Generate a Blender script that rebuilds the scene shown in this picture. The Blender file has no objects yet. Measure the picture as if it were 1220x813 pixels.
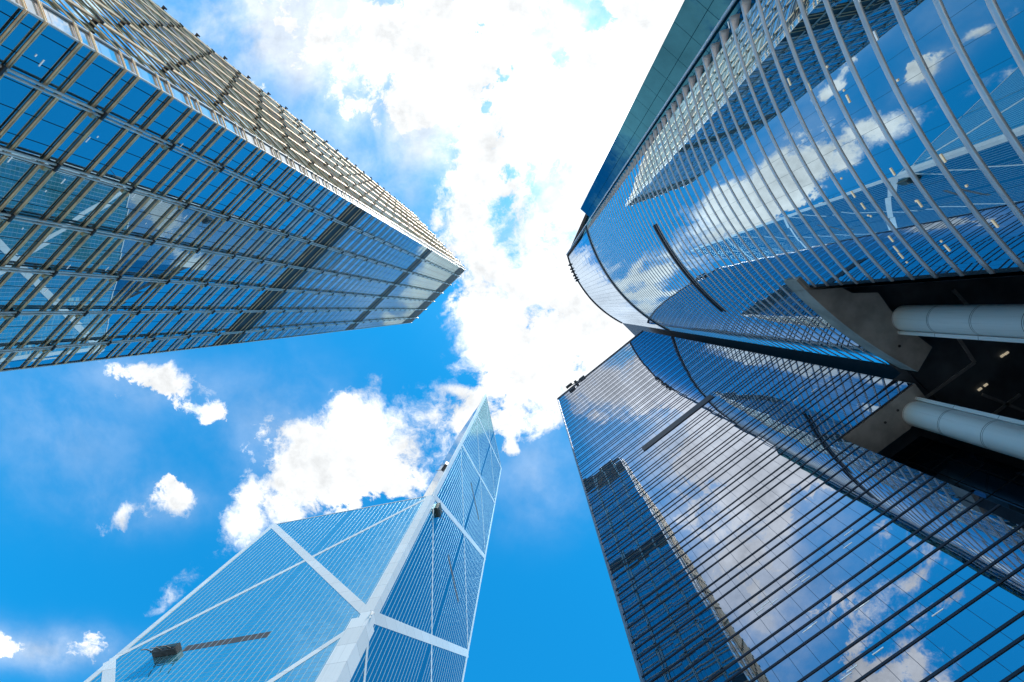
import bpy, math, random
from mathutils import Vector, Matrix
random.seed(7)
R = math.radians
sc = bpy.context.scene
col = sc.collection

# ------------------------------------------------------------------ camera
# plan axes: +X = right of the picture, +Y = towards its lower edge, +Z = up
EYE = 1.6                       # heights below are above the lens unless said otherwise
F, CU, CV = 550.0, 610.0, 406.5           # focal length in pixels of a 1220-wide frame
zen = Vector((22.0, -38.5, F)).normalized()          # where straight-up lands (right, down, forward)
R3 = Vector((0, 0, 1)).rotation_difference(zen).to_matrix()   # world -> camera (right, down, forward)
Rt = R3.transposed()
right, down, fwd = Rt @ Vector((1, 0, 0)), Rt @ Vector((0, 1, 0)), Rt @ Vector((0, 0, 1))
cam = bpy.data.cameras.new('camera')
cam.sensor_width, cam.lens = 36.0, F * 36.0 / 1220.0
cam.clip_start, cam.clip_end = 0.1, 5000
co = bpy.data.objects.new('camera', cam)
col.objects.link(co)
M = Matrix((right, -down, -fwd)).transposed().to_4x4()
M.translation = (0, 0, EYE)
co.matrix_world = M
sc.camera = co

# ------------------------------------------------------------------ light
SUN = Vector((0.179, -0.345, 1.0)).normalized()      # towards the sun
sun = bpy.data.lights.new('sun', 'SUN')
sun.energy, sun.angle, sun.color = 4.5, R(0.53), (1.0, 0.95, 0.88)
so = bpy.data.objects.new('sun', sun)
so.rotation_euler = SUN.to_track_quat('Z', 'Y').to_euler()
so.location = (0, 0, 400)
col.objects.link(so)
sc.view_settings.view_transform = 'Standard'
sc.view_settings.look = 'None'
sc.view_settings.gamma = 1
sc.view_settings.exposure = 0.35
sc.render.engine = 'CYCLES'
sc.cycles.max_bounces = 8
sc.cycles.glossy_bounces = 6
sc.cycles.caustics_reflective = False
sc.cycles.caustics_refractive = False


class NT:
    """small node-tree writer"""
    def __init__(s, tree):
        s.t = tree
        tree.nodes.clear()

    def n(s, typ, **kw):
        nd = s.t.nodes.new(typ)
        ins = kw.pop('ins', {})
        for k, v in kw.items():
            setattr(nd, k, v)
        for k, v in ins.items():
            s.set(nd.inputs[k], v)
        return nd

    def set(s, sock, v):
        if isinstance(v, bpy.types.NodeSocket):
            s.t.links.new(v, sock)
        elif isinstance(v, tuple) and len(v) == 3 and sock.type == 'RGBA':
            sock.default_value = (*v, 1)
        else:
            sock.default_value = v

    def m(s, op, a, b=0.0, c=None, clamp=False):
        nd = s.n('ShaderNodeMath', operation=op, use_clamp=clamp)
        s.set(nd.inputs[0], a)
        s.set(nd.inputs[1], b)
        if c is not None:
            s.set(nd.inputs[2], c)
        return nd.outputs[0]

    def v(s, op, a, b=None, scale=None):
        nd = s.n('ShaderNodeVectorMath', operation=op)
        s.set(nd.inputs[0], a)
        if b is not None:
            s.set(nd.inputs[1], b)
        if scale is not None:
            s.set(nd.inputs['Scale'], scale)
        return nd.outputs['Value'] if op in ('DOT_PRODUCT', 'LENGTH', 'DISTANCE') else nd.outputs[0]

    def xyz(s, a, b, c=0.0):
        nd = s.n('ShaderNodeCombineXYZ')
        for i, q in enumerate((a, b, c)):
            s.set(nd.inputs[i], q)
        return nd.outputs[0]

    def sep(s, a):
        nd = s.n('ShaderNodeSeparateXYZ', ins={0: a})
        return nd.outputs

    def mix(s, fac, a, b, blend='MIX'):
        nd = s.n('ShaderNodeMix', data_type='RGBA', blend_type=blend)
        s.set(nd.inputs[0], fac)
        s.set(nd.inputs[6], a)
        s.set(nd.inputs[7], b)
        return nd.outputs[2]

    def noise(s, vec, scale, detail=2.0, rough=0.5, dim='3D', out=0):
        nd = s.n('ShaderNodeTexNoise', noise_dimensions=dim)
        s.set(nd.inputs['Vector'], vec)
        nd.inputs['Scale'].default_value = scale
        nd.inputs['Detail'].default_value = detail
        nd.inputs['Roughness'].default_value = rough
        return nd.outputs[out]

    def smooth(s, x, lo, hi):
        nd = s.n('ShaderNodeMapRange', interpolation_type='SMOOTHSTEP')
        s.set(nd.inputs[0], x)
        s.set(nd.inputs[1], lo)
        s.set(nd.inputs[2], hi)
        return nd.outputs[0]


# sky: Nishita blue plus a layer of broken cumulus laid out on a flat cloud deck (direction.xy / direction.z)
world = bpy.data.worlds.new('World')
sc.world = world
world.use_nodes = True
w = NT(world.node_tree)
sky = w.n('ShaderNodeTexSky', sky_type='NISHITA', sun_disc=False)
sky.sun_elevation = math.asin(SUN.z)
sky.sun_rotation = math.atan2(SUN.x, SUN.y)
sky.air_density, sky.dust_density, sky.ozone_density = 1.0, 0.3, 3.0
skycol = w.mix(1.0, sky.outputs[0], (0.05, 1.10, 1.42), 'MULTIPLY')
gen = w.n('ShaderNodeTexCoord').outputs['Generated']
dx, dy, dz = w.sep(gen)
dzc = w.m('MAXIMUM', dz, 0.06)
deck = w.xyz(w.m('DIVIDE', dx, dzc), w.m('DIVIDE', dy, dzc))


def deckpt(u, v):
    d = Rt @ Vector((u - CU, v - CV, F))
    return d.x / d.z, d.y / d.z


# (u, v, half length, half width, turn, strength): cumulus banks by their place on the deck
BANKS = [
    (640, 262, 88, 112, 0, 1.9), (725, 190, 115, 160, 0, 2.0), (700, 60, 140, 85, 0, 1.1), (560, 30, 100, 36, 0, .3), (738, 468, 62, 52, 0, 1.1),
    (705, 345, 105, 65, 25, 1.8), (635, 395, 62, 50, 0, .95), (600, 450, 46, 60, 0, .9), (650, 430, 40, 40, 0, .5),
    (618, 502, 46, 26, 0, .75), (690, 440, 30, 40, 0, .8),
    (462, 75, 66, 74, 0, .95), (392, 55, 44, 40, 0, .68), (330, 35, 95, 36, 20, .42), (300, 110, 60, 20, 38, .5),
    (420, 130, 50, 28, 0, .7), (495, 155, 30, 20, 0, .35),
    (460, 520, 94, 58, 25, 1.08), (385, 562, 90, 52, -10, 1.0), (345, 505, 36, 40, 0, .45), (285, 625, 46, 32, -40, .95),
    (520, 500, 36, 28, 40, .7), (330, 600, 40, 26, 0, .8), (220, 690, 70, 18, -40, .55),
    (226, 466, 46, 30, 45, 1.0), (170, 440, 56, 18, 12, .8), (148, 475, 17, 13, 0, .5), (262, 495, 22, 14, -30, .7),
    (147, 607, 64, 24, -12, 1.1), (214, 600, 20, 40, -15, .66), (14, 768, 40, 28, 0, .72), (120, 772, 52, 28, -40, .9),
    (545, 467, 15, 6, 20, .7), (606, 541, 11, 9, 0, .72), (12, 690, 14, 8, 0, .5), (565, 375, 18, 11, 20, .6),
    (640, 610, 50, 40, 0, .2),
    # banks beyond the frame, which the glass walls mirror
    (250, -160, 170, 70, 30, .9), (520, -220, 150, 60, 0, .8), (60, -320, 160, 80, 20, .8), (-260, 420, 130, 60, 30, .9),
    (-200, 690, 150, 60, -20, .8), (150, 1000, 200, 70, 10, .9), (640, 1000, 170, 80, 0, .8), (-420, 80, 150, 70, 50, .9),
    (980, 180, 150, 60, 30, .8), (1250, 420, 120, 60, 0, .7), (-50, 1250, 240, 80, 0, .8), (960, -320, 150, 80, 20, .9),
    (-700, 500, 220, 90, 60, .8), (420, 1500, 260, 110, 0, .8),
]
VEILS = [(430, 60, 190, 90, 20, .55), (300, 20, 150, 60, 20, .5), (520, 150, 110, 60, 30, .5), (640, 560, 70, 60, 0, .22),
         (70, 520, 130, 80, 0, .14), (450, 220, 90, 30, 40, .25), (640, 60, 200, 110, 0, .8), (350, 520, 80, 80, 0, .22), (180, 602, 85, 26, 0, .2), (60, 775, 110, 34, 0, .4), (190, 452, 90, 34, 10, .2), (725, 170, 120, 150, 0, 1.3)]
nz = w.noise(deck, 2.3, 3.0, .5, out=1)
warp = w.v('SCALE', w.v('SUBTRACT', nz, (.5, .5, .5)), scale=.16)
pt = w.v('ADD', deck, warp)
fld = None
for (u, v, a, b, t, s) in BANKS:
    x, y = deckpt(u, v)
    mp = w.n('ShaderNodeMapping', vector_type='TEXTURE')
    w.set(mp.inputs[0], pt)
    mp.inputs['Location'].default_value = (x, y, 0)
    mp.inputs['Rotation'].default_value = (0, 0, R(t))
    mp.inputs['Scale'].default_value = (a / F * 1.16, b / F * 1.16, 1)
    r2 = w.v('DOT_PRODUCT', mp.outputs[0], mp.outputs[0])
    g = w.m('MULTIPLY', w.m('EXPONENT', w.m('MULTIPLY', r2, -1.1)), s)
    fld = g if fld is None else w.m('SMOOTH_MAX', fld, g, .25) if False else (w.m('ADD', fld, g))
fld = w.m('MULTIPLY', w.smooth(fld, .05, 1.35), 1.12)
n1 = w.noise(pt, 5.2, 12.0, .60)
n2 = w.noise(w.v('ADD', pt, w.v('SCALE', w.v('SUBTRACT', w.noise(deck, 16.0, 4.0, .6, out=1), (.5, .5, .5)), scale=.07)), 13.0, 10.0, .68)
puff = w.m('ADD', w.m('MULTIPLY', w.m('SUBTRACT', n1, .5), 3.0), w.m('MULTIPLY', w.m('SUBTRACT', n2, .5), 2.4))
dens = w.m('ADD', w.m('SUBTRACT', fld, .46), w.m('MULTIPLY', puff, w.m('ADD', .22, w.m('MULTIPLY', w.smooth(fld, 0.0, .22), .78))))
soft = w.noise(deck, 3.1, 2.0, .5)
alpha = w.m('POWER', w.smooth(dens, -.10, w.m('ADD', .17, w.m('MULTIPLY', w.smooth(soft, .36, .62), .75))), 1.2)
# thin milky veils
vf = None
for (u, v, a, b, t, s) in VEILS:
    x, y = deckpt(u, v)
    mp = w.n('ShaderNodeMapping', vector_type='TEXTURE')
    w.set(mp.inputs[0], pt)
    mp.inputs['Location'].default_value = (x, y, 0)
    mp.inputs['Rotation'].default_value = (0, 0, R(t))
    mp.inputs['Scale'].default_value = (a / F, b / F, 1)
    g = w.m('MULTIPLY', w.m('EXPONENT', w.m('MULTIPLY', w.v('DOT_PRODUCT', mp.outputs[0], mp.outputs[0]), -1.0)), s)
    vf = g if vf is None else w.m('ADD', vf, g)
vn = w.m('ADD', .25, w.m('MULTIPLY', w.smooth(n1, .3, .68), 1.0))
veil = w.m('MINIMUM', w.m('MULTIPLY', vf, vn), .8)
alpha = w.m('MAXIMUM', alpha, veil)
lit = w.noise(w.v('ADD', deck, (-.010, .018, 0)), 6.5, 8.0, .62)
shade = w.m('ADD', .91, w.m('MULTIPLY', w.m('SUBTRACT', lit, .5), 1.45))
thick = w.m('MULTIPLY', w.smooth(dens, .5, 1.2), .12)
sd = w.v('DOT_PRODUCT', gen, tuple(SUN))
aur = w.m('ADD', w.m('MULTIPLY', w.m('POWER', w.m('MAXIMUM', sd, 0.0), 60.0), .28), w.m('MULTIPLY', w.m('POWER', w.m('MAXIMUM', sd, 0.0), 700.0), 3.0))
cl = w.m('ADD', w.m('SUBTRACT', shade, thick), aur)
above = w.smooth(dz, .03, .16)
alpha = w.m('MULTIPLY', alpha, above)
bg1 = w.n('ShaderNodeBackground', ins={0: skycol, 1: .15})
bg2 = w.n('ShaderNodeBackground', ins={0: (0.96, 0.985, 1.0), 1: cl})
bg3 = w.n('ShaderNodeBackground', ins={0: (1.0, 0.97, 0.93), 1: w.m('MULTIPLY', aur, .25)})
add = w.n('ShaderNodeAddShader')
w.t.links.new(bg1.outputs[0], add.inputs[0])
w.t.links.new(bg3.outputs[0], add.inputs[1])
mx = w.n('ShaderNodeMixShader', ins={0: alpha})
w.t.links.new(add.outputs[0], mx.inputs[1])
w.t.links.new(bg2.outputs[0], mx.inputs[2])
wo = w.n('ShaderNodeOutputWorld')
w.t.links.new(mx.outputs[0], wo.inputs[0])


# ------------------------------------------------------------------ materials
def glass(name, tint, body, refl, pu, pv, rand=.0025, warp=.006, line=None, lw=.05, rough=.01, u0=0.0, v0=0.0, lv=None):
    """mirror curtain-wall glass: every pane is tilted a hair and slightly bowed; joints between the panes"""
    mat = bpy.data.materials.new(name)
    mat.use_nodes = True
    n = NT(mat.node_tree)
    uv = n.n('ShaderNodeUVMap').outputs[0]
    u, v, _ = n.sep(uv)
    pu_ = n.m('DIVIDE', n.m('SUBTRACT', u, u0), pu)
    pv_ = n.m('DIVIDE', n.m('SUBTRACT', v, v0), pv)
    iu, iv = n.m('FLOOR', pu_), n.m('FLOOR', pv_)
    fu, fv = n.m('SUBTRACT', pu_, iu), n.m('SUBTRACT', pv_, iv)
    wn = n.n('ShaderNodeTexWhiteNoise', noise_dimensions='3D')
    n.set(wn.inputs[0], n.xyz(iu, iv, 3.7))
    rx, ry, rz = n.sep(wn.outputs['Color'])
    uvn = n.noise(n.xyz(u, v), .35, 1.0, out=1)
    nx_, ny_, _ = n.sep(uvn)
    k = n.m('ADD', .4, rz)
    tx = n.m('ADD', n.m('MULTIPLY', n.m('SUBTRACT', rx, .5), rand * 2), n.m('MULTIPLY', n.m('MULTIPLY', n.m('SUBTRACT', fu, .5), k), warp))
    ty = n.m('ADD', n.m('MULTIPLY', n.m('SUBTRACT', ry, .5), rand * 2), n.m('MULTIPLY', n.m('MULTIPLY', n.m('SUBTRACT', fv, .5), k), warp))
    tx = n.m('ADD', tx, n.m('MULTIPLY', n.m('SUBTRACT', nx_, .5), rand * 1.6))
    ty = n.m('ADD', ty, n.m('MULTIPLY', n.m('SUBTRACT', ny_, .5), rand * 1.6))
    N = n.n('ShaderNodeNewGeometry').outputs['Normal']
    T = n.v('CROSS_PRODUCT', (0, 0, 1), N)
    nn = n.v('NORMALIZE', n.v('ADD', N, n.v('ADD', n.v('SCALE', T, scale=tx), n.v('SCALE', (0, 0, 1), scale=ty))))
    gl = n.n('ShaderNodeBsdfGlossy', ins={'Color': tint, 'Roughness': rough, 'Normal': nn})
    bcol = n.mix(n.m('MULTIPLY', ry, .45), body, tuple(c * .6 for c in body))
    df = n.n('ShaderNodeBsdfDiffuse', ins={'Color': bcol})
    lwt = n.n('ShaderNodeLayerWeight', ins={'Blend': .5})
    fac = n.m('ADD', refl * .44, n.m('MULTIPLY', n.m('POWER', lwt.outputs['Facing'], 1.4), refl * .78), clamp=True)
    sh = n.n('ShaderNodeMixShader', ins={0: fac})
    n.t.links.new(df.outputs[0], sh.inputs[1])
    n.t.links.new(gl.outputs[0], sh.inputs[2])
    out = sh.outputs[0]
    if line:
        eu = n.m('MINIMUM', n.m('MULTIPLY', fu, pu), n.m('MULTIPLY', n.m('SUBTRACT', 1.0, fu), pu))
        ev = n.m('MINIMUM', n.m('MULTIPLY', fv, pv), n.m('MULTIPLY', n.m('SUBTRACT', 1.0, fv), pv))
        lm = n.m('LESS_THAN', n.m('MINIMUM', eu, n.m('MULTIPLY', ev, 1.0) if lv is None else n.m('MULTIPLY', ev, lv)), lw * .5)
        ld = n.n('ShaderNodeBsdfDiffuse', ins={'Color': line})
        s2 = n.n('ShaderNodeMixShader', ins={0: lm})
        n.t.links.new(out, s2.inputs[1])
        n.t.links.new(ld.outputs[0], s2.inputs[2])
        out = s2.outputs[0]
    o = n.n('ShaderNodeOutputMaterial')
    n.t.links.new(out, o.inputs[0])
    return mat


def plain(name, colr, rough=.5, metal=0.0, vary=.12, scale=1.2, bump=0.0, emit=None):
    mat = bpy.data.materials.new(name)
    mat.use_nodes = True
    n = NT(mat.node_tree)
    tc = n.n('ShaderNodeTexCoord').outputs['Object']
    nv = n.noise(tc, scale, 5.0, .6)
    c = n.mix(n.smooth(nv, .3, .7), tuple(q * (1 - vary) for q in colr), tuple(min(1, q * (1 + vary)) for q in colr))
    b = n.n('ShaderNodeBsdfPrincipled', ins={'Base Color': c, 'Roughness': rough, 'Metallic': metal})
    if emit:
        n.set(b.inputs['Emission Color'], emit[0])
        b.inputs['Emission Strength'].default_value = emit[1]
    if bump:
        bm = n.n('ShaderNodeBump', ins={'Height': n.noise(tc, scale * 9, 3.0), 'Strength': bump})
        n.t.links.new(bm.outputs[0], b.inputs['Normal'])
    o = n.n('ShaderNodeOutputMaterial')
    n.t.links.new(b.outputs[0], o.inputs[0])
    return mat


def cladding(name, colr, step):
    """painted metal cladding: sheets with open joints, faint streaks below them"""
    mat = bpy.data.materials.new(name)
    mat.use_nodes = True
    n = NT(mat.node_tree)
    tc = n.n('ShaderNodeTexCoord').outputs['Object']
    x, y, z = n.sep(tc)
    q = n.m('DIVIDE', z, step)
    iz = n.m('FLOOR', q)
    fz = n.m('SUBTRACT', q, iz)
    wn = n.n('ShaderNodeTexWhiteNoise', noise_dimensions='1D')
    n.set(wn.inputs['W'], iz)
    tone = n.m('ADD', .90, n.m('MULTIPLY', wn.outputs['Value'], .13))
    st = n.noise(n.xyz(n.m('MULTIPLY', x, 5.0), n.m('MULTIPLY', y, 5.0), n.m('MULTIPLY', z, .12)), 1.0, 5.0, .65)
    tone = n.m('MULTIPLY', tone, n.m('SUBTRACT', 1.0, n.m('MULTIPLY', n.smooth(st, .5, .78), .22)))
    c = n.mix(n.m('LESS_THAN', fz, .05 / step), n.v('SCALE', colr, scale=tone), (.30, .31, .33))
    b = n.n('ShaderNodeBsdfPrincipled', ins={'Base Color': c, 'Roughness': .4})
    o = n.n('ShaderNodeOutputMaterial')
    n.t.links.new(b.outputs[0], o.inputs[0])
    return mat


def paving():
    mat = bpy.data.materials.new('paving')
    mat.use_nodes = True
    n = NT(mat.node_tree)
    tc = n.n('ShaderNodeTexCoord').outputs['Object']
    br = n.n('ShaderNodeTexBrick', ins={'Vector': tc, 'Color1': (.36, .35, .33), 'Color2': (.30, .29, .28), 'Mortar': (.15, .15, .15), 'Scale': 1.0})
    br.inputs['Mortar Size'].default_value = .012
    c = n.mix(.35, br.outputs[0], n.mix(n.noise(tc, .15, 6.0), (.22, .22, .21), (.42, .41, .39)))
    b = n.n('ShaderNodeBsdfPrincipled', ins={'Base Color': c, 'Roughness': .8})
    o = n.n('ShaderNodeOutputMaterial')
    n.t.links.new(b.outputs[0], o.inputs[0])
    return mat


MAT = {
    # tube-clad tower
    'grid_glass': glass('grid_glass', (.62, .84, .95), (.004, .03, .05), .96, 2.4, 4.45, .0022, .005, (.03, .035, .04), .09, v0=EYE + .3, u0=1.0),
    'corner_glass': glass('corner_glass', (.95, .98, 1.0), (.75, .77, .8), .75, 1.7, 4.45, .003, .004, (.3, .27, .25), .06),  # pale body: bright sky mirrored in the strip, put into the colour
    'louvre_dark': plain('louvre_dark', (.045, .05, .058), .55, 0, .3, .6),
    'steel_tube': plain('steel_tube', (.80, .73, .68), .36, .15, .15, .5),
    'rail_tube': plain('rail_tube', (.92, .60, .36), .46, .3, .2, .5),
    'bracket_dark': plain('bracket_dark', (.05, .048, .05), .5, .4),
    'brass_lamp': plain('brass_lamp', (.55, .40, .22), .4, .4),
    # braced tower
    'prism_glass_west': glass('prism_glass_west', (.66, .87, .94), (.08, .38, .48), .78, 1.3, 1.05, .0065, .010, (.22, .33, .38), .07),  # same glass as east, paler: hazy cloud reflection put into its colour
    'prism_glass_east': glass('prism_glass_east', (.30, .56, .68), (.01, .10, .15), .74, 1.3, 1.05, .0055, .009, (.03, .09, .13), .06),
    'prism_glass_inner': glass('prism_glass_inner', (.85, .88, .9), (.30, .33, .35), .8, 1.3, 1.05, .003, .006, (.3, .33, .36), .06),
    'white_panel': cladding('white_panel', (.86, .87, .88), 4.2),
    'mullion_white': plain('mullion_white', (.50, .62, .68), .4, .2, .06, .3),
    'vent_brown': plain('vent_brown', (.09, .075, .07), .6),
    # curved tower
    'curve_glass': glass('curve_glass', (.74, .90, .98), (.003, .02, .03), .92, 1.5, 1.97, .0024, .0050, (.03, .09, .13), .016, v0=EYE + 27.9 - 1.97 * 9),
    'curve_glass_top': glass('curve_glass_top', (.66, .78, .92), (.006, .02, .035), .82, 1.5, 1.97, .004, .006, (.04, .07, .11), .05),
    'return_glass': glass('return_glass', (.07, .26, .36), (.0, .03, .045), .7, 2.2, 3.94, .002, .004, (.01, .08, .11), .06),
    'fin_metal': plain('fin_metal', (.74, .72, .75), .34, .35, .08, .4),
    'dark_metal': plain('dark_metal', (.022, .025, .034), .45, .3, .2),
    # slab tower
    'slab_glass': glass('slab_glass', (.68, .74, .86), (.003, .010, .018), .90, 1.5, 4.15, .0030, .0050, (.05, .09, .15), .03, v0=50.6),
    'fin_dark': plain('fin_dark', (.022, .026, .042), .42, .35, .15),
    'edge_metal': plain('edge_metal', (.30, .33, .38), .4, .5),
    # portal
    'stone_soffit': plain('stone_soffit', (.42, .41, .39), .65, 0, .22, .5, .08),
    'column_panel': cladding('column_panel', (.90, .91, .92), 4.2),
    'joint_dark': plain('joint_dark', (.14, .15, .17), .5),
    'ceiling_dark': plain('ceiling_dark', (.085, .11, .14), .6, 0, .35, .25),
    'ceiling_trim': plain('ceiling_trim', (.30, .32, .35), .6),
    'lobby_glass': glass('lobby_glass', (.16, .34, .55), (.003, .008, .014), .5, 2.0, 3.0, .003, .006, (.01, .012, .015), .12),
    'lamp_warm': plain('lamp_warm', (.9, .8, .6), .4, 0, 0, 1, 0, ((1.0, .84, .58), .28)),
    'lamp_cool': plain('lamp_cool', (.9, .95, 1.0), .4, 0, 0, 1, 0, ((.85, .95, 1.0), .20)),
    'cradle_grey': plain('cradle_grey', (.10, .105, .11), .5, .3, .3, 1.5),
    'cradle_green': plain('cradle_green', (.05, .08, .075), .5, .3, .3, 1.5),
    'roof_dark': plain('roof_dark', (.12, .12, .13), .8),
    'paving': paving(),
}


# ------------------------------------------------------------------ mesh helpers
class MB:
    def __init__(s):
        s.v, s.f, s.uv, s.mi, s.sm = [], [], [], [], []

    def face(s, pts, uv=None, mi=0, smooth=False):
        i = len(s.v)
        s.v += [tuple(p) for p in pts]
        s.f.append(tuple(range(i, i + len(pts))))
        s.uv.append(uv or [(0, 0)] * len(pts))
        s.mi.append(mi)
        s.sm.append(smooth)

    def wall(s, a, b, z0, z1, u0=0.0, mi=0, smooth=False):
        """upright quad from plan point a to b; its outside is on the right when walking from a to b"""
        L = math.hypot(b[0] - a[0], b[1] - a[1])
        s.face([(a[0], a[1], z0), (b[0], b[1], z0), (b[0], b[1], z1), (a[0], a[1], z1)],
               [(u0, z0), (u0 + L, z0), (u0 + L, z1), (u0, z1)], mi, smooth)
        return u0 + L

    def prism(s, pts, z0, z1, mi=0, uvs=False):
        n = len(pts)
        area = sum(pts[i][0] * pts[(i + 1) % n][1] - pts[(i + 1) % n][0] * pts[i][1] for i in range(n))
        if area < 0:
            pts = pts[::-1]
        for i in range(n):
            s.wall(pts[i], pts[(i + 1) % n], z0, z1, 0, mi)
        s.face([(p[0], p[1], z1) for p in pts], [(p[0], p[1]) for p in pts], mi)
        s.face([(p[0], p[1], z0) for p in reversed(pts)], [(p[0], p[1]) for p in reversed(pts)], mi)

    def obox(s, c, ax, ay, az, hx, hy, hz, mi=0):
        """box at c with half sizes along the axes ax, ay, az"""
        c, ax, ay, az = Vector(c), Vector(ax), Vector(ay), Vector(az)
        P = lambda i, j, k: c + ax * hx * i + ay * hy * j + az * hz * k
        for q in (((-1, -1, -1), (-1, 1, -1), (1, 1, -1), (1, -1, -1)), ((-1, -1, 1), (1, -1, 1), (1, 1, 1), (-1, 1, 1)),
                  ((-1, -1, -1), (1, -1, -1), (1, -1, 1), (-1, -1, 1)), ((1, -1, -1), (1, 1, -1), (1, 1, 1), (1, -1, 1)),
                  ((1, 1, -1), (-1, 1, -1), (-1, 1, 1), (1, 1, 1)), ((-1, 1, -1), (-1, -1, -1), (-1, -1, 1), (-1, 1, 1))):
            s.face([P(*t) for t in q], None, mi)

    def bar(s, a, b, nrm, wid, dep, mi=0):
        """flat bar from a to b lying on a plane with normal nrm, standing dep proud of it"""
        a, b, nrm = Vector(a), Vector(b), Vector(nrm)
        d = (b - a).normalized()
        side = d.cross(nrm).normalized()
        s.obox((a + b) / 2 + nrm * dep / 2, d, side, nrm, (b - a).length / 2, wid / 2, dep / 2, mi)

    def tube(s, pts, r, n=8, mi=0, cap=True):
        pts = [Vector(p) for p in pts]
        rings = []
        for i, p in enumerate(pts):
            d = (pts[min(i + 1, len(pts) - 1)] - pts[max(i - 1, 0)]).normalized()
            up = Vector((0, 0, 1)) if abs(d.z) < .9 else Vector((1, 0, 0))
            x = d.cross(up).normalized()
            y = d.cross(x)
            rings.append([p + x * r * math.cos(2 * math.pi * k / n) + y * r * math.sin(2 * math.pi * k / n) for k in range(n)])
        base = len(s.v)
        for rg in rings:
            s.v += [tuple(q) for q in rg]
        for i in range(len(rings) - 1):
            for k in range(n):
                k2 = (k + 1) % n
                s.f.append((base + i * n + k, base + i * n + k2, base + (i + 1) * n + k2, base + (i + 1) * n + k))
                s.uv.append([(0, 0)] * 4)
                s.mi.append(mi)
                s.sm.append(True)
        if cap:
            for rg in (rings[0][::-1], rings[-1]):
                s.face(rg, None, mi)

    def build(s, name, mats, parent=None, weld=False):
        me = bpy.data.meshes.new(name)
        me.from_pydata(s.v, [], s.f)
        if not isinstance(mats, (list, tuple)):
            mats = [mats]
        for m_ in mats:
            me.materials.append(MAT[m_])
        lay = me.uv_layers.new(name='UVMap')
        flat = [c for f in s.uv for p in f for c in p]
        lay.data.foreach_set('uv', flat)
        me.polygons.foreach_set('material_index', s.mi)
        me.polygons.foreach_set('use_smooth', s.sm)
        if weld:
            import bmesh
            bm = bmesh.new()
            bm.from_mesh(me)
            bmesh.ops.remove_doubles(bm, verts=bm.verts, dist=1e-4)
            bm.to_mesh(me)
            bm.free()
        me.update()
        o = bpy.data.objects.new(name, me)
        col.objects.link(o)
        if parent is not None:
            o.parent = parent
            o.matrix_parent_inverse = parent.matrix_world.inverted()
        return o


def tag(o, label=None, cat=None, group=None, kind=None):
    for k, q in (('label', label), ('category', cat), ('group', group), ('kind', kind)):
        if q:
            o[k] = q
    return o


def thing(name, loc, label, cat, group=None):
    o = bpy.data.objects.new(name, None)
    o.location = loc
    o.matrix_world = Matrix.Translation(loc)
    col.objects.link(o)
    return tag(o, label, cat, group)


def V2(x, y):
    return Vector((x, y))


# ------------------------------------------------------------------ ground
g = MB()
g.face([(-2500, -2500, 0), (2500, -2500, 0), (2500, 2500, 0), (-2500, 2500, 0)])
tag(g.build('ground', 'paving'), kind='structure')

# ------------------------------------------------------------------ tower wrapped in a steel tube grid
gt = thing('office_tower', (-56, -24, 0), 'square blue glass tower wrapped in a grid of champagne steel tubes', 'tower')
C0 = V2(-39.0, -23.8)
eb, eg = V2(-.725, .689).normalized(), V2(-.689, -.725).normalized()
nb, ng = Vector((.689, .725, 0)).normalized(), Vector((.725, -.689, 0)).normalized()
W, CH, TOP = 46.7, 1.2, 281 + EYE
A1, A2 = C0 + eb * .75, C0 + eg * 1.55
C2, C3 = C0 + eb * W, C0 + eg * W
C4 = C2 + eg * W
FL = 4.45
ZF = [EYE + .3 + FL * k for k in range(64)]
MECH = {23, 24, 40, 41, 58, 59, 60, 61, 62}
nb2, nc2 = V2(nb.x, nb.y), V2(A1.y - A2.y, A2.x - A1.x).normalized()
ng2 = V2(ng.x, ng.y)
for k in range(63):
    z0, z1 = ZF[k], min(ZF[k + 1], TOP)
    if k == 0:
        z0 = 0
    m_ = MB()
    u = m_.wall(A1, C2, z0, z1, 0)          # shaded side
    m_.f[-1] = tuple(reversed(m_.f[-1]))
    m_.uv[-1] = m_.uv[-1][::-1]
    m_.wall(C3, A2, z0, z1, 60)
    m_.f[-1] = tuple(reversed(m_.f[-1]))
    m_.uv[-1] = m_.uv[-1][::-1]
    m_.build('window_band', 'louvre_dark' if k in MECH else 'grid_glass', gt)
m_ = MB()
m_.wall(A2, A1, 0, TOP)
m_.f[-1] = tuple(reversed(m_.f[-1])); m_.uv[-1] = m_.uv[-1][::-1]
m_.build('corner_strip', 'corner_glass', gt)
m_ = MB()
m_.wall(C2, C4, 0, TOP)
m_.f[-1] = tuple(reversed(m_.f[-1])); m_.uv[-1] = m_.uv[-1][::-1]
m_.wall(C4, C3, 0, TOP)
m_.f[-1] = tuple(reversed(m_.f[-1])); m_.uv[-1] = m_.uv[-1][::-1]
m_.build('rear_wall', 'grid_glass', gt)
m_ = MB()
m_.face([(p.x, p.y, TOP) for p in (A1, C2, C4, C3, A2)])
m_.build('roof', 'roof_dark', gt)
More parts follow.
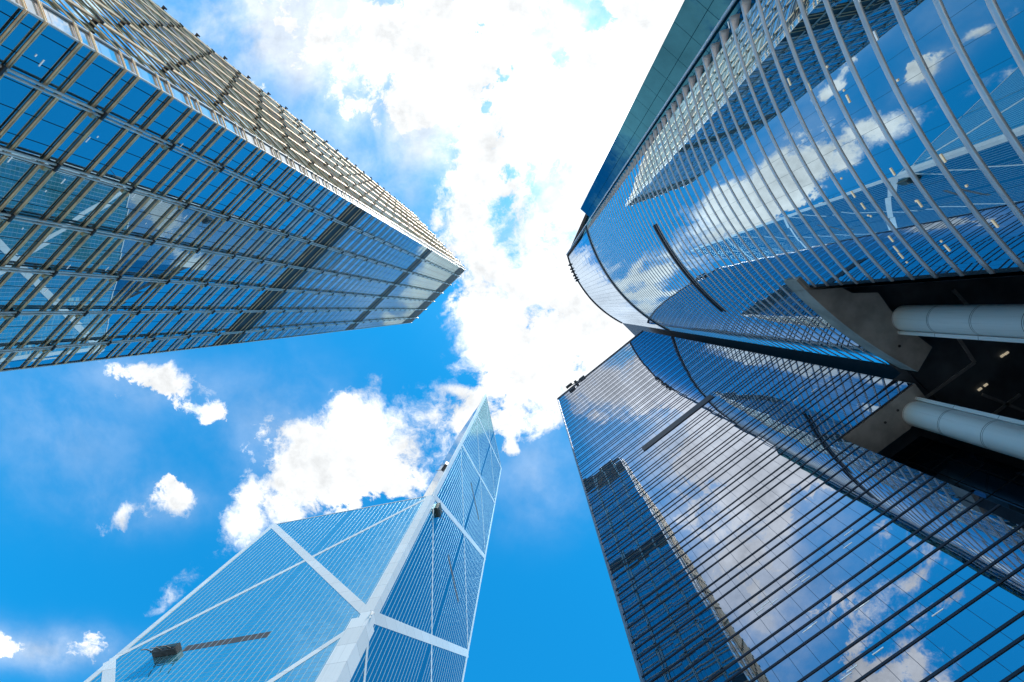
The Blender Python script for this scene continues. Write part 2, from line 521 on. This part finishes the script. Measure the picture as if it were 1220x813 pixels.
# horizontal rails: two tubes per level, running round the corner
OUT = .20
rails = []
for k in range(63):
    for dzz in (0.0, 1.5):
        rails.append(ZF[k] + dzz + .2)
rest = MB()
for i, z in enumerate(rails):
    if z > TOP - .4:
        continue
    m_ = MB() if i < 99 else rest
    slim = 1.0 if z < 90 else max(.55, 1.0 - (z - 90) / 180)
    for o_, zz, r_ in ((OUT, 0, .085), (OUT - .03, .22, .06)):
        m1, m2 = o_ / (1 + nb2.dot(nc2)), o_ / (1 + ng2.dot(nc2))
        p = [C2 + nb2 * o_, A1 + (nb2 + nc2) * m1, A2 + (ng2 + nc2) * m2, C3 + ng2 * o_]
        for a_, b_ in zip(p[:-1], p[1:]):
            m_.tube([(a_.x, a_.y, z + zz), (b_.x, b_.y, z + zz)], r_ * slim, 8)
    if i < 99:
        m_.build('rail', 'rail_tube', gt)
tag(rest.build('rail', 'rail_tube', gt), kind='stuff')
# verticals: paired tubes standing off the glass, with brackets and spot lamps every second floor
tv = [5.8 + 7.22 * k for k in range(6)]
restb = MB()
nbk = 0
for face, (e, n2) in enumerate(((eb, nb2), (eg, ng2))):
    for t in tv:
        p = C0 + e * t
        m_ = MB()
        for s_ in (-.2, .2):
            q = p + n2 * .55 + e * s_
            m_.tube([(q.x, q.y, 0), (q.x, q.y, TOP + .6)], .13, 8)
        m_.build('steel_tube', 'rail_tube' if face else 'steel_tube', gt)  # same steel on both faces; sun warmth painted into the sunlit one
    # thin edge trims
for (p, n2) in ((A1, nc2), (A2, nc2), (C2, nb2), (C3, ng2)):
    m_ = MB()
    q = p + n2 * .12
    m_.tube([(q.x, q.y, 0), (q.x, q.y, TOP + .3)], .12, 8)
    m_.build('corner_trim', 'steel_tube', gt)
lev = [ZF[k] + .95 for k in range(2, 63, 2)]
for z in lev:
    for face, (e, n2, n3) in enumerate(((eb, nb2, nb), (eg, ng2, ng))):
        for t in tv + ([46.4] if face else []):
            p = C0 + e * t
            single = (face == 0 and nbk < 99)
            m_ = MB() if single else restb
            e3 = Vector((e.x, e.y, 0))
            c = Vector((p.x, p.y, z)) + n3 * .3
            m_.obox(c, n3, e3, (0, 0, 1), .35, .14, .2)
            c2 = Vector((p.x, p.y, z + .2)) + n3 * .72
            m_.obox(c2, n3, e3, (0, 0, 1), .16, .45, .10)
            if single:
                nbk += 1
                b_ = m_.build('bracket', 'bracket_dark', gt)
                l_ = MB()
                l_.obox(Vector((p.x, p.y, z - .75)) + n3 * .75 + e3 * .45, n3, e3, (0, 0, 1), .17, .2, .16)
                l_.obox(Vector((p.x, p.y, z - .45)) + n3 * .72 + e3 * .45, n3, e3, (0, 0, 1), .05, .05, .28)
                l_.build('spot_lamp', 'brass_lamp', b_)
tag(restb.build('bracket', 'bracket_dark', gt), kind='stuff')
# ceiling lamps seen close behind the glass of the lower floors
for k in range(44):
    fl = random.randint(5, 16)
    t = random.uniform(2, W - 2)
    p = C0 + eb * t + nb2 * .02
    z = ZF[fl] + 2.2 + random.uniform(0, 1.6)
    m_ = MB()
    m_.obox((p.x, p.y, z), (eb.x, eb.y, 0), nb, (0, 0, 1), .36 if k % 3 else .12, .012, .05)
    m_.build('ceiling_lamp', 'lamp_cool', gt)

# ------------------------------------------------------------------ faceted tower with white bracing
bt = thing('prism_tower', (-50, 87, 0), 'faceted glass tower with white diagonal bracing rising to a pointed top', 'tower')
K = V2(-29.7, 57.0)
eu, ew = V2(-.980, .198).normalized(), V2(.198, .980).normalized()
S = 52.0
L_, R_ = K + eu * S, K + ew * S
F_, C_ = K + eu * S + ew * S, K + (eu + ew) * S / 2
NODE = [EYE + z for z in (-31, 25, 81, 137, 193, 249, 305)]
n_west, n_east = Vector((-ew.x, -ew.y, 0)), Vector((-eu.x, -eu.y, 0))


def facet(o, e, nrm, tri, mat, flip):
    """glazing of one braced triangle (t, z) with its upright mullions"""
    mb = MB()
    P3 = lambda t, z, off=0.0: (o.x + e.x * t + nrm.x * off, o.y + e.y * t + nrm.y * off, z)
    pts = [P3(*p) for p in tri]
    uv = [tuple(p) for p in tri]
    a = sum(tri[i][0] * tri[(i + 1) % len(tri)][1] - tri[(i + 1) % len(tri)][0] * tri[i][1] for i in range(len(tri)))
    if (a < 0) != flip:
        pts.reverse(); uv.reverse()
    mb.face(pts, uv, 0)
    k = 1
    while k * 1.3 < S:
        t = k * 1.3
        zs = []
        for i in range(len(tri)):
            (t0, z0), (t1, z1) = tri[i], tri[(i + 1) % len(tri)]
            if (t0 - t) * (t1 - t) < 0:
                zs.append(z0 + (z1 - z0) * (t - t0) / (t1 - t0))
        if len(zs) >= 2 and max(zs) - min(zs) > .5:
            lo, hi = Vector(P3(t, min(zs))), Vector(P3(t, max(zs)))
            mb.bar(lo, hi, nrm, .085, .035, 1)
        k += 1
    return mb.build('glass_facet', [mat, 'mullion_white'], bt)


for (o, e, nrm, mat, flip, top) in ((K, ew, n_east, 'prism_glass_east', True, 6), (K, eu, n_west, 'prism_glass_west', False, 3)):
    for i in range(top):
        z0, z1 = NODE[i], NODE[i + 1]
        zm = (z0 + z1) / 2
        if i == 0:
            quad_lo = [(0, 0), (S, 0), (S, z1), (0, z1)]
            zc = zm
            # lowest module is cut by the ground
            tl = (0 - z0) / (z1 - z0) * S
            facet(o, e, nrm, [(0, 0), (S - tl if False else S * (1 - (0 - z0) / (z1 - z0)), 0), (0, z1)], mat, flip)
            facet(o, e, nrm, [(S, 0), (S, z1), (S * (0 - z0) / (z1 - z0), 0)], mat, flip)
            facet(o, e, nrm, [(0, z1), (S * (1 - (0 - z0) / (z1 - z0)), 0), (S * (0 - z0) / (z1 - z0), 0), (S, z1)] if False else
                  [(0, z1), (S * (1 - (0 - z0) / (z1 - z0)), 0), (S / 2, 0), (S * (0 - z0) / (z1 - z0), 0), (S, z1)], mat, flip) if False else None
            a_ = S * (1 - (0 - z0) / (z1 - z0))
            b_ = S * (0 - z0) / (z1 - z0)
            if a_ < b_:
                facet(o, e, nrm, [(a_, 0), (b_, 0), (S, z1), (0, z1)], mat, flip)
            continue
        m4 = (S / 2, zm)
        facet(o, e, nrm, [(0, z0), m4, (0, z1)], mat, flip)
        facet(o, e, nrm, [(S, z0), (S, z1), m4], mat, flip)
        facet(o, e, nrm, [(0, z0), (S, z0), m4], mat, flip)
        facet(o, e, nrm, [(0, z1), m4, (S, z1)], mat, flip)


def brace(o, e, nrm, t0, z0, t1, z1, wid, dep=.22, name='brace', mat='white_panel'):
    mb = MB()
    a = Vector((o.x + e.x * t0, o.y + e.y * t0, z0))
    b = Vector((o.x + e.x * t1, o.y + e.y * t1, z1))
    mb.bar(a, b, nrm, wid, dep)
    return mb.build(name, mat, bt)


for i in range(1, 6):
    z0, z1 = NODE[i], NODE[i + 1]
    brace(K, ew, n_east, 0, z0, S, z1, 2.1 if i < 4 else 1.3, .06)
    brace(K, ew, n_east, 0, z1, S, z0, .85, .045)
    if i < 3:
        brace(K, eu, n_west, 0, z0, S, z1, 1.9, .06)
        brace(K, eu, n_west, 0, z1, S, z0, 1.15, .045)
# corner columns: a folded white strip on both sides of the edge
for (z0, z1, wa, wb) in ((0, NODE[2], 3.6, 3.0), (NODE[2], NODE[3], 2.2, 2.0), (NODE[3], NODE[6], 0.5, 1.7)):
    mb = MB()
    a, b = K + eu * wa, K + ew * wb
    off = .10
    k0 = K + V2(n_west.x, n_west.y) * off + V2(n_east.x, n_east.y) * off
    pl = [k0, a + V2(n_west.x, n_west.y) * off, a, K, b, b + V2(n_east.x, n_east.y) * off]
    mb.prism(pl, z0, z1)
    mb.build('corner_column', 'white_panel', bt)
brace(K, ew, n_east, S - .45, 0, S - .45, NODE[6], .9, .09, 'corner_column')
brace(K, eu, n_west, S - .7, 0, S - .7, NODE[3], 1.4, .09, 'corner_column')
brace(K, ew, n_east, 0, NODE[6] - .2, S, NODE[6] - .2, .6, .08, 'roof_edge')
brace(K, eu, n_west, 0, NODE[3] - .15, S, NODE[3] - .15, .35, .08, 'roof_edge')
# inner walls and sloping roofs of the four shafts
mb = MB()
ztop, zc = NODE[6], NODE[6] + 10
mb.face([(K.x, K.y, NODE[3]), (C_.x, C_.y, NODE[3]), (C_.x, C_.y, zc), (K.x, K.y, ztop)],
        [(0, NODE[3]), (36.8, NODE[3]), (36.8, zc), (0, ztop)])
mb.face([(C_.x, C_.y, NODE[3]), (R_.x, R_.y, NODE[3]), (R_.x, R_.y, ztop), (C_.x, C_.y, zc)],
        [(0, NODE[3]), (36.8, NODE[3]), (36.8, ztop), (0, zc)])
mb.build('inner_wall', 'prism_glass_inner', bt)
mb = MB()
mb.face([(K.x, K.y, ztop), (R_.x, R_.y, ztop), (C_.x, C_.y, zc)])
mb.face([(K.x, K.y, NODE[3]), (C_.x, C_.y, NODE[3] + 8), (L_.x, L_.y, NODE[3])])
mb.face([(L_.x, L_.y, NODE[2]), (C_.x, C_.y, NODE[3]), (F_.x, F_.y, NODE[2])])
mb.face([(R_.x, R_.y, NODE[4]), (F_.x, F_.y, NODE[4]), (C_.x, C_.y, NODE[4] + 8)])
mb.build('sloping_roof', 'prism_glass_inner', bt)
mb = MB()
mb.wall(F_, L_, 0, NODE[2])
mb.wall(R_, F_, 0, NODE[4])
mb.wall(C_, F_, NODE[2], NODE[4])
mb.wall(L_, C_, NODE[2], NODE[3])
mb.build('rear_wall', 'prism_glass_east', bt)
# open plant-floor louvres
for (o, e, nrm, t0, t1, z) in ((K, eu, n_west, 19.6, 36.6, 80.7), (K, ew, n_east, 20.4, 35.9, 138.7), (K, ew, n_east, 19.2, 36.2, 196.1)):
    brace(o, e, nrm, t0, z + EYE, t1, z + EYE, 1.6, .02, 'plant_louvre', 'vent_brown')


def cradle(loc, e, nrm, size, label, mat, arms=3):
    """window-cleaning machine parked half out of the wall"""
    t = thing('maintenance_cradle', loc, label, 'cradle', 'window cleaning cradles on the braced tower')
    e3, c = Vector((e.x, e.y, 0)), Vector(loc)
    L, H, D = size
    mb = MB()
    mb.obox(c + nrm * (D / 2), e3, nrm, (0, 0, 1), L / 2, D / 2, H * .32)
    mb.obox(c + nrm * (D * .45) + Vector((0, 0, H * .40)), e3, nrm, (0, 0, 1), L * .42, D * .38, H * .09)
    mb.build('body', mat, t)
    mb = MB()
    for s_ in (-.5, .5):
        mb.obox(c + nrm * (D + .02) + e3 * L * s_ * .97 + Vector((0, 0, -H * .1)), e3, nrm, (0, 0, 1), .05, .05, H * .42)
    for zz in (-.5, -.28):
        mb.obox(c + nrm * (D + .02) + Vector((0, 0, H * zz)), e3, nrm, (0, 0, 1), L * .49, .05, .05)
    mb.build('guard_rail', 'cradle_grey', t)
    for k in range(arms):
        mb = MB()
        s_ = (-.4 + .8 * k / max(1, arms - 1))
        a = c + e3 * L * s_ + nrm * D * .6 + Vector((0, 0, -H * .25))
        mb.tube([a, a + nrm * 1.3 + e3 * .9 + Vector((0, 0, -.5)), a + nrm * 1.9 + e3 * 1.0 + Vector((0, 0, -1.4))], .09, 6)
        mb.build('arm', 'bracket_dark', t)
    mb = MB()
    mb.obox(c + nrm * (D + .06) + Vector((0, 0, -H * .02)), e3, nrm, (0, 0, 1), L * .46, .03, H * .16)
    mb.build('side_panel', 'cradle_green', t)
    return t


def onface(o, e, nrm, t, z, off=.05):
    return (o.x + e.x * t + nrm.x * off, o.y + e.y * t + nrm.y * off, z + EYE)


cradle(onface(K, eu, n_west, 39.4, 80.1), eu, n_west, (4.8, 2.0, 1.3), 'large dark cleaning cradle with spindly arms beside a brown louvre strip', 'cradle_grey')
cradle(onface(K, ew, n_east, 4.9, 136.8), ew, n_east, (3.0, 5.2, 1.1), 'green black cradle below the white node near the tower corner', 'cradle_green', 2)
ec = (C_ - K).normalized()
n_in = Vector((-ec.y, ec.x, 0))
if n_in.dot(Vector((-K.x, -K.y, 0))) < 0:
    n_in = -n_in
cradle(onface(K, ec, n_in, 6.0, 176), ec, n_in, (3.2, 4.2, 1.0), 'small dark cradle on the silvery inner edge below the pointed top', 'cradle_grey', 2)

# ------------------------------------------------------------------ curved tower
ct = thing('curved_tower', (55, -30, 0), 'tall tower with a curved mirror glass front ringed by silver fins', 'tower')
CC, RR = V2(61.5, -35.6), 47.0
angle = lambda p: math.degrees(math.atan2(p[1] - CC.y, p[0] - CC.x))
on = lambda a, r=RR: V2(CC.x + r * math.cos(R(a)), CC.y + r * math.sin(R(a)))
A_EDGE, A_END = angle((16.1, -23.5)), angle((40.2, 6.2))
A_CUT = angle((28.2, -1.85))
A_GL = A_EDGE - 1.5
DT, ZS = 205 + EYE, 49 + EYE
SP = 1.97
Z0F = 27.9 + EYE - SP * 12           # lowest fin
ZBAND = 135 + EYE


def arc(a0, a1, step=1.2):
    n = max(2, int(abs(a1 - a0) / step))
    return [a0 + (a1 - a0) * i / n for i in range(n + 1)]


def curved_band(name, a0, a1, z0, z1, mat, r=RR):
    mb = MB()
    L = 0
    aa = arc(a0, a1)
    for q0, q1 in zip(aa[:-1], aa[1:]):
        p0, p1 = on(q1, r), on(q0, r)
        u1 = R(A_EDGE - q0) * RR
        u0 = R(A_EDGE - q1) * RR
        mb.face([(p0.x, p0.y, z0), (p1.x, p1.y, z0), (p1.x, p1.y, z1), (p0.x, p0.y, z1)],
                [(u0, z0), (u1, z0), (u1, z1), (u0, z1)], 0, True)
    for i in range(len(mb.f)):
        mb.f[i] = tuple(reversed(mb.f[i])); mb.uv[i] = mb.uv[i][::-1]
    return mb.build(name, mat, ct, weld=True)


def curved_fin(name, a0, a1, z, dep, hgt, mat, flare=True, r=RR, parent=None):
    aa = arc(a0, a1)
    if flare:
        aa = [a0, a0 - .5, a0 - 1.0, a0 - 1.6, a0 - 2.2] + [q for q in aa if q < a0 - 2.8]
    rings = []
    for q in aa:
        s_ = R(a0 - q) * RR
        dd, inn = dep, -.02
        if flare and s_ < 1.7:
            inn = -.02 - .75 * (1 - s_ / 1.7)
        prof = ((inn, -hgt / 2), (dd * .78, -hgt / 2), (dd * .95, -hgt * .3), (dd, 0), (dd * .95, hgt * .3), (dd * .78, hgt / 2), (inn, hgt / 2))
        rings.append([(on(q, r + o_).x, on(q, r + o_).y, z + h_) for o_, h_ in prof])
    mb = MB()
    n = len(rings[0])
    for i in range(len(rings) - 1):
        for k in range(n - 1):
            mb.face([rings[i][k], rings[i][k + 1], rings[i + 1][k + 1], rings[i + 1][k]], None, 0, True)
    mb.face(rings[0][::-1]); mb.face(rings[-1])
    return mb.build(name, mat, parent or ct, weld=True)


z, k = Z0F, 0
curved_band('glass_band', A_GL, A_CUT, 0, Z0F, 'curve_glass')
while z < ZBAND - .5:
    z1 = min(z + SP, ZBAND)
    low = z < ZS - .3
    curved_band('glass_band', A_GL, A_CUT if low else A_END, z, z1, 'curve_glass')
    curved_fin('fin', A_EDGE, A_CUT if low else A_END, z, .07, .30, 'fin_metal')
    z, k = z1, k + 1
while z < DT - .3:
    z1 = min(z + 3.94, DT)
    curved_band('glass_band', A_GL, A_END, z, z1, 'curve_glass_top')
    z = z1
curved_fin('dark_band', A_EDGE, A_END, ZBAND + .9, .30, 2.2, 'dark_metal', False)
curved_fin('dark_band', A_EDGE, A_END, DT - .5, .35, 1.2, 'dark_metal', False)
a_m0, a_m1 = angle((19.67, -13.35)), angle((31.4, .4))
curved_fin('plant_louvre', a_m0, a_m1, 75.6 + EYE, .16, .75, 'dark_metal', False)
curved_fin('plant_louvre', a_m0, a_m1, 77.1 + EYE, .16, .75, 'dark_metal', False)
PE, PEND, PCUT = on(A_EDGE), on(A_END), on(A_CUT)
mb = MB()
q = on(A_EDGE + .2, RR + .5)
mb.tube([(q.x, q.y, 0), (q.x, q.y, DT)], .13, 8)
mb.build('edge_tube', 'fin_metal', ct)
mb = MB()
mb.tube([(on(A_EDGE, RR + .12).x, on(A_EDGE, RR + .12).y, ZBAND), (on(A_EDGE, RR + .12).x, on(A_EDGE, RR + .12).y, DT)], .30, 8)
mb.build('edge_trim', 'dark_metal', ct)
# flat return beside the curve, lower than the front
PG, PI = on(A_GL), on(A_GL, RR - 1.6)
E1, E2 = PI, V2(13.35, -26.75)
EH = 127 + EYE
mid = E1 + (E2 - E1) * .22
mb = MB()
for i in range(32):
    z0, z1 = i * EH / 32, (i + 1) * EH / 32
    mb.wall(E2, E1, z0, z1)
    mb.f[-1] = tuple(reversed(mb.f[-1])); mb.uv[-1] = mb.uv[-1][::-1]
mb.wall(V2(30, -60), E2, 0, EH)
mb.f[-1] = tuple(reversed(mb.f[-1])); mb.uv[-1] = mb.uv[-1][::-1]
mb.wall(mid, E1, EH, 152 + EYE)
mb.f[-1] = tuple(reversed(mb.f[-1])); mb.uv[-1] = mb.uv[-1][::-1]
mb.wall(V2(32, -58), mid, EH, 152 + EYE)
mb.f[-1] = tuple(reversed(mb.f[-1])); mb.uv[-1] = mb.uv[-1][::-1]
mb.face([(E1.x, E1.y, EH), (E2.x, E2.y, EH), (30, -60, EH)])
mb.face([(E1.x, E1.y, 152 + EYE), (mid.x, mid.y, 152 + EYE), (32, -58, 152 + EYE)])
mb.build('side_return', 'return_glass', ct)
mb = MB()
mb.wall(PG, PI, 0, DT)
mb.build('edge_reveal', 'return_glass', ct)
mb = MB()
back = [PEND, V2(62, 16), V2(95, -10), V2(80, -75), V2(30, -60), PE]
mb.wall(V2(80, 0), V2(48, 14), ZS + 2, DT)
mb.wall(V2(80, -60), V2(80, 0), 0, DT)
mb.wall(V2(32, -60), V2(80, -60), 0, DT)
mb.wall(PI, V2(32, -60), 0, DT)
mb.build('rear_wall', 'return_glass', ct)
mb = MB()
mb.wall(V2(48, 14), PEND, ZS + 2, DT)
mb.build('recess_wall', 'dark_metal', ct)
mb = MB()
mb.face([(p.x, p.y, DT) for p in [on(a_) for a_ in arc(A_EDGE, A_END, 3)] + [V2(48, 14), V2(80, 0), V2(80, -60), V2(32, -60)]])
mb.build('roof', 'roof_dark', ct)
# cleaning rail clutter on the roof rim
for a_ in (159.5, 157.2, 155.6, 153.4, 151.8, 150.4):
    p = on(a_, RR + .25)
    mb = MB()
    mb.obox((p.x, p.y, DT + .5), (1, 0, 0), (0, 1, 0), (0, 0, 1), .5, .35, .7)
    mb.obox((on(a_, RR + .8).x, on(a_, RR + .8).y, DT - .2), (1, 0, 0), (0, 1, 0), (0, 0, 1), .2, .2, .5)
    mb.build('davit', 'dark_metal', ct)
# lamps glinting behind the lower glass
for (u, v) in ((868, 30), (940, 98), (985, 80), (964, 104), (1023, 2), (1043, 43), (1069, 96), (1151, 222), (1123, 189), (1185, 267), (1002, 213), (1028, 246), (1037, 258), (1034, 257), (1063, 205), (1091, 240), (1067, 297), (1073, 305), (1061, 285), (1121, 288), (1128, 296), (1016, 232), (1095, 243), (1080, 313), (1010, 118), (1005, 108)):
    d = Rt @ Vector((u - CU, v - CV, F))
    d2 = V2(d.x / d.z, d.y / d.z)
    # nearest crossing with the front
    a_ = d2.dot(d2); b_ = -2 * d2.dot(CC); c_ = CC.dot(CC) - (RR + .03) ** 2
    disc = b_ * b_ - 4 * a_ * c_
    if disc <= 0:
        continue
    zz = (-b_ - math.sqrt(disc)) / (2 * a_)
    p = d2 * zz
    aq = angle(p)
    tn = Vector((-math.sin(R(aq)), math.cos(R(aq)), 0))
    nr = Vector((math.cos(R(aq)), math.sin(R(aq)), 0))
    mb = MB()
    if (u + v) % 2:
        mb.obox((p.x, p.y, zz + EYE), tn, nr, (0, 0, 1), .07, .015, .05)
    else:
        mb.obox((p.x, p.y, zz + EYE), tn, nr, (0, 0, 1), .28, .015, .05)
    mb.build('ceiling_lamp', 'lamp_warm' if v > 60 else 'lamp_cool', ct)

# ------------------------------------------------------------------ slab tower
st = thing('slab_tower', (35, 35, 0), 'dark mirror glass slab tower ruled with close black horizontal fins', 'tower')
nB, tB = V2(.634, .773).normalized(), V2(.773, -.634).normalized()
DB = 31.1
N3, T3 = Vector((-nB.x, -nB.y, 0)), Vector((tB.x, tB.y, 0))
pB = lambda t, n=DB: nB * n + tB * t
TL, TR, TC = -12.9, 25.6, 16.5            # free corner, corner by the curved tower, corner of the portal
BT = 164 + EYE
FB = 4.15
ZB0 = ZS - FB * 13
fins_rest = MB()
nf = 0
k = 0
zf = ZB0
while zf < BT:
    z1 = min(zf + FB, BT)
    z0 = max(zf, 0)
    tr = TC if z1 <= ZS + .05 else TR
    if z1 > 0:
        mb = MB()
        mb.wall(pB(TL), pB(tr), z0, z1, TL)
        mb.f[-1] = tuple(reversed(mb.f[-1])); mb.uv[-1] = mb.uv[-1][::-1]
        mb.build('window_band', 'slab_glass', st)
    for dzz in (.0, 1.15, 2.1):
        zq = zf + dzz
        if zq < 1 or zq > BT - .3:
            continue
        tr2 = TC if zq < ZS - .05 else TR
        single = nf < 98
        m_ = MB() if single else fins_rest
        a, b = pB(TL), pB(tr2)
        m_.bar(Vector((a.x, a.y, zq)), Vector((b.x, b.y, zq)), N3, .155, .05)
        if single:
            m_.build('fin', 'fin_dark', st)
        nf += 1
    zf = z1
tag(fins_rest.build('fin', 'fin_dark', st), kind='stuff')
mb = MB()
mb.wall(pB(TL, DB + 38), pB(TL), 0, BT)
mb.f[-1] = tuple(reversed(mb.f[-1])); mb.uv[-1] = mb.uv[-1][::-1]
mb.wall(pB(TC), pB(TC, DB + 38), 0, ZS + 2)
mb.wall(pB(TR, DB + 38), pB(TL, DB + 38), 0, BT)
mb.build('side_wall', 'slab_glass', st)
mb = MB()
mb.wall(pB(TR), pB(TR, DB + 38), ZS + 2, BT)
mb.build('recess_wall', 'dark_metal', st)
mb = MB()
mb.face([(p.x, p.y, BT) for p in (pB(TL), pB(TR), pB(TR, DB + 38), pB(TL, DB + 38))])
mb.build('roof', 'roof_dark', st)
mb = MB()
a = pB(TL)
mb.obox((a.x, a.y, BT / 2), T3, N3, (0, 0, 1), .12, .22, BT / 2)
mb.build('corner_trim', 'edge_metal', st)
mb = MB()
a, b = pB(TL), pB(TR)
mb.bar(Vector((a.x, a.y, BT - .2)), Vector((b.x, b.y, BT - .2)), N3, .5, .3)
mb.build('parapet', 'edge_metal', st)
mb = MB()
a, b = pB(-.4), pB(14.5)
mb.bar(Vector((a.x, a.y, 79 + EYE)), Vector((b.x, b.y, 79 + EYE)), N3, 1.9, .12)
mb.build('plant_louvre', 'dark_metal', st)
for (u, v) in ((1117, 730), (1011, 635), (960, 690), (945, 700), (977, 683), (912, 720), (922, 717), (1046, 776), (1015, 797), (905, 728), (1024, 724), (928, 662), (955, 688), (1008, 806), (1010, 650), (968, 745), (962, 750), (1030, 720), (955, 463), (948, 476), (970, 465)):
    d = Rt @ Vector((u - CU, v - CV, F))
    d2 = V2(d.x / d.z, d.y / d.z)
    zz = DB / d2.dot(nB)
    p = d2 * zz
    mb = MB()
    c = Vector((p.x, p.y, zz + EYE)) + N3 * .015
    mb.obox(c, T3, N3, (0, 0, 1), .42, .012, .025)
    mb.build('ceiling_lamp', 'lamp_cool', st)
# cleaning crane on the roof edge
a = pB(-1.5)
rc = thing('roof_crane', (a.x, a.y, BT), 'small dark cleaning crane on the roof edge of the slab tower', 'crane')
mb = MB()
c = Vector((a.x, a.y, BT + .7)) + N3 * .05
mb.obox(c, T3, N3, (0, 0, 1), 1.2, .6, .65)
mb.build('machine_house', 'bracket_dark', rc)
mb = MB()
mb.tube([c + T3 * 1.2, c - T3 * 5.5 + N3 * .5 + Vector((0, 0, .6))], .16, 6)
mb.build('jib', 'bracket_dark', rc)
mb = MB()
mb.obox(c - T3 * 5.2 + N3 * 1.0 - Vector((0, 0, .3)), T3, N3, (0, 0, 1), 1.3, .45, .45)
mb.build('basket', 'cradle_grey', rc)
mb = MB()
mb.obox(c - T3 * 2.6 + N3 * .55, T3, N3, (0, 0, 1), .5, .5, .6)
mb.build('winch', 'cradle_grey', rc)

# ------------------------------------------------------------------ portal between the curved tower and the slab
def plan(pts, z):
    out = []
    for (u, v) in pts:
        d = Rt @ Vector((u - CU, v - CV, F))
        out.append(V2(d.x / d.z * z, d.y / d.z * z))
    return out


inner = [V2(33.0, -1.55), V2(35.6, -1.6), V2(36.9, .15), V2(38.9, 2.2), V2(41.3, 4.0)]
mb = MB()
edge = [on(a_, RR + .3) for a_ in arc(A_CUT + 1.6, A_END, 1.5)]
mb.prism([on(A_CUT + 1.6, RR - 1.3)] + edge + inner[::-1], ZS, ZS + 2.4)
mb.build('soffit_beam', 'stone_soffit', ct)
mb = MB()
mb.prism([pB(TC, DB + .16), pB(TR + .2, DB + .16), pB(TR + .2, DB + 2.4), pB(TR - 3.0, DB + 3.7), pB(TC + .1, DB + 3.7)], ZS - .02, ZS + 2.4)
mb.build('soffit_beam', 'stone_soffit', st)
for bx, by, par in ((38.0, 3.9, ct), (37.0, 11.9, st), (38.2, 10.6, st)):
    mb = MB()
    mb.tube([(bx, by, ZS - .06), (bx, by, ZS + .01)], .14, 10)
    mb.build('downlight', 'bracket_dark', par)
mb = MB()
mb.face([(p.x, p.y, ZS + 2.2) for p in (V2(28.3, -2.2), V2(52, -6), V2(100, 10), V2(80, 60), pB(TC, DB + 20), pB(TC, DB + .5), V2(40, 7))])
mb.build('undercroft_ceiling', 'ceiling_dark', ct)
mb = MB()
for pts in ([(1098, 477), (1161, 432), (1141, 402)], [(1175, 500), (1215, 470)], [(1170, 470), (1220, 490)], [(1135, 345), (1160, 372)]):
    q = plan(pts, ZS + 2.1 - EYE)
    for p0, p1 in zip(q[:-1], q[1:]):
        mb = MB()
        mb.bar(Vector((p0.x, p0.y, ZS + 2.15)), Vector((p1.x, p1.y, ZS + 2.15)), Vector((0, 0, -1)), .3, .15)
        mb.build('ceiling_trim', 'ceiling_trim', ct)
for (u, v) in ((1168, 464), (1175, 459), (1195, 424), (1200, 421)):
    p = plan([(u, v)], ZS + 2.0 - EYE)[0]
    mb = MB()
    mb.obox((p.x, p.y, ZS + 2.05), tuple(T3), tuple(N3), (0, 0, 1), .2, .1, .06)
    mb.build('ceiling_lamp', 'lamp_warm', ct)
# recessed dark walls of the undercroft
mb = MB()
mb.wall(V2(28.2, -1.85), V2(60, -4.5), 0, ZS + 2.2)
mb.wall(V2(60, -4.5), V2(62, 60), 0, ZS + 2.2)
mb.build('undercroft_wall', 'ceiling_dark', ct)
mb = MB()
mb.wall(pB(TC + .05, DB + 6.5), pB(TC + 7.5, DB + 6.5), 0, ZS + 2.1)
mb.f[-1] = tuple(reversed(mb.f[-1])); mb.uv[-1] = mb.uv[-1][::-1]
mb.wall(pB(TC + 7.5, DB + 6.5), pB(TC + 7.5, DB + 14), 0, ZS + 2.1)
mb.f[-1] = tuple(reversed(mb.f[-1])); mb.uv[-1] = mb.uv[-1][::-1]
mb.build('lobby_wall', 'lobby_glass', st)


def column(cx, cy, turn, par, side=1):
    """clad portal column: rounded front with a flat fin along one side and panel joints"""
    pts = []
    r = 1.32
    for k in range(21):
        a_ = R(-100 + 200 * k / 20)
        pts.append(V2(r * math.cos(a_) * .95, r * math.sin(a_)))
    pts += [V2(-1.2, 1.15), V2(-1.2, -1.15)]
    ca, sa = math.cos(R(turn)), math.sin(R(turn))
    pts = [V2(cx + p.x * ca - p.y * sa, cy + p.x * sa + p.y * ca) for p in pts]
    mb = MB()
    zs = [0] + [ZS - 4.2 * j for j in range(11, -1, -1) if ZS - 4.2 * j > .5]
    for i in range(len(zs) - 1):
        a, b = zs[i], zs[i + 1] - .05
        n = len(pts)
        for j in range(n):
            p0, p1 = pts[j], pts[(j + 1) % n]
            mb.face([(p0.x, p0.y, a), (p1.x, p1.y, a), (p1.x, p1.y, b), (p0.x, p0.y, b)], None, 0, j < 20)
    o_ = mb.build('column', 'column_panel', par, weld=True)
    mb = MB()
    mb.prism([V2(cx + (p.x - cx) * .97, cy + (p.y - cy) * .97) for p in pts], 0, ZS - .01)
    mb.build('joint_core', 'joint_dark', o_)
    f = V2(math.cos(R(turn + 100 * side)), math.sin(R(turn + 100 * side)))
    g_ = V2(-f.y, f.x)
    mb = MB()
    c = V2(cx, cy) + f * 1.38
    mb.prism([c + g_ * .75 + f * .22, c - g_ * .75 + f * .22, c - g_ * .75 - f * .1, c + g_ * .75 - f * .1], 0, ZS - .02)
    mb.build('side_fin', 'column_panel', o_)
    return o_


column(38.3, 1.0, 182, ct, -1)
column(39.9, 10.9, 197, st)
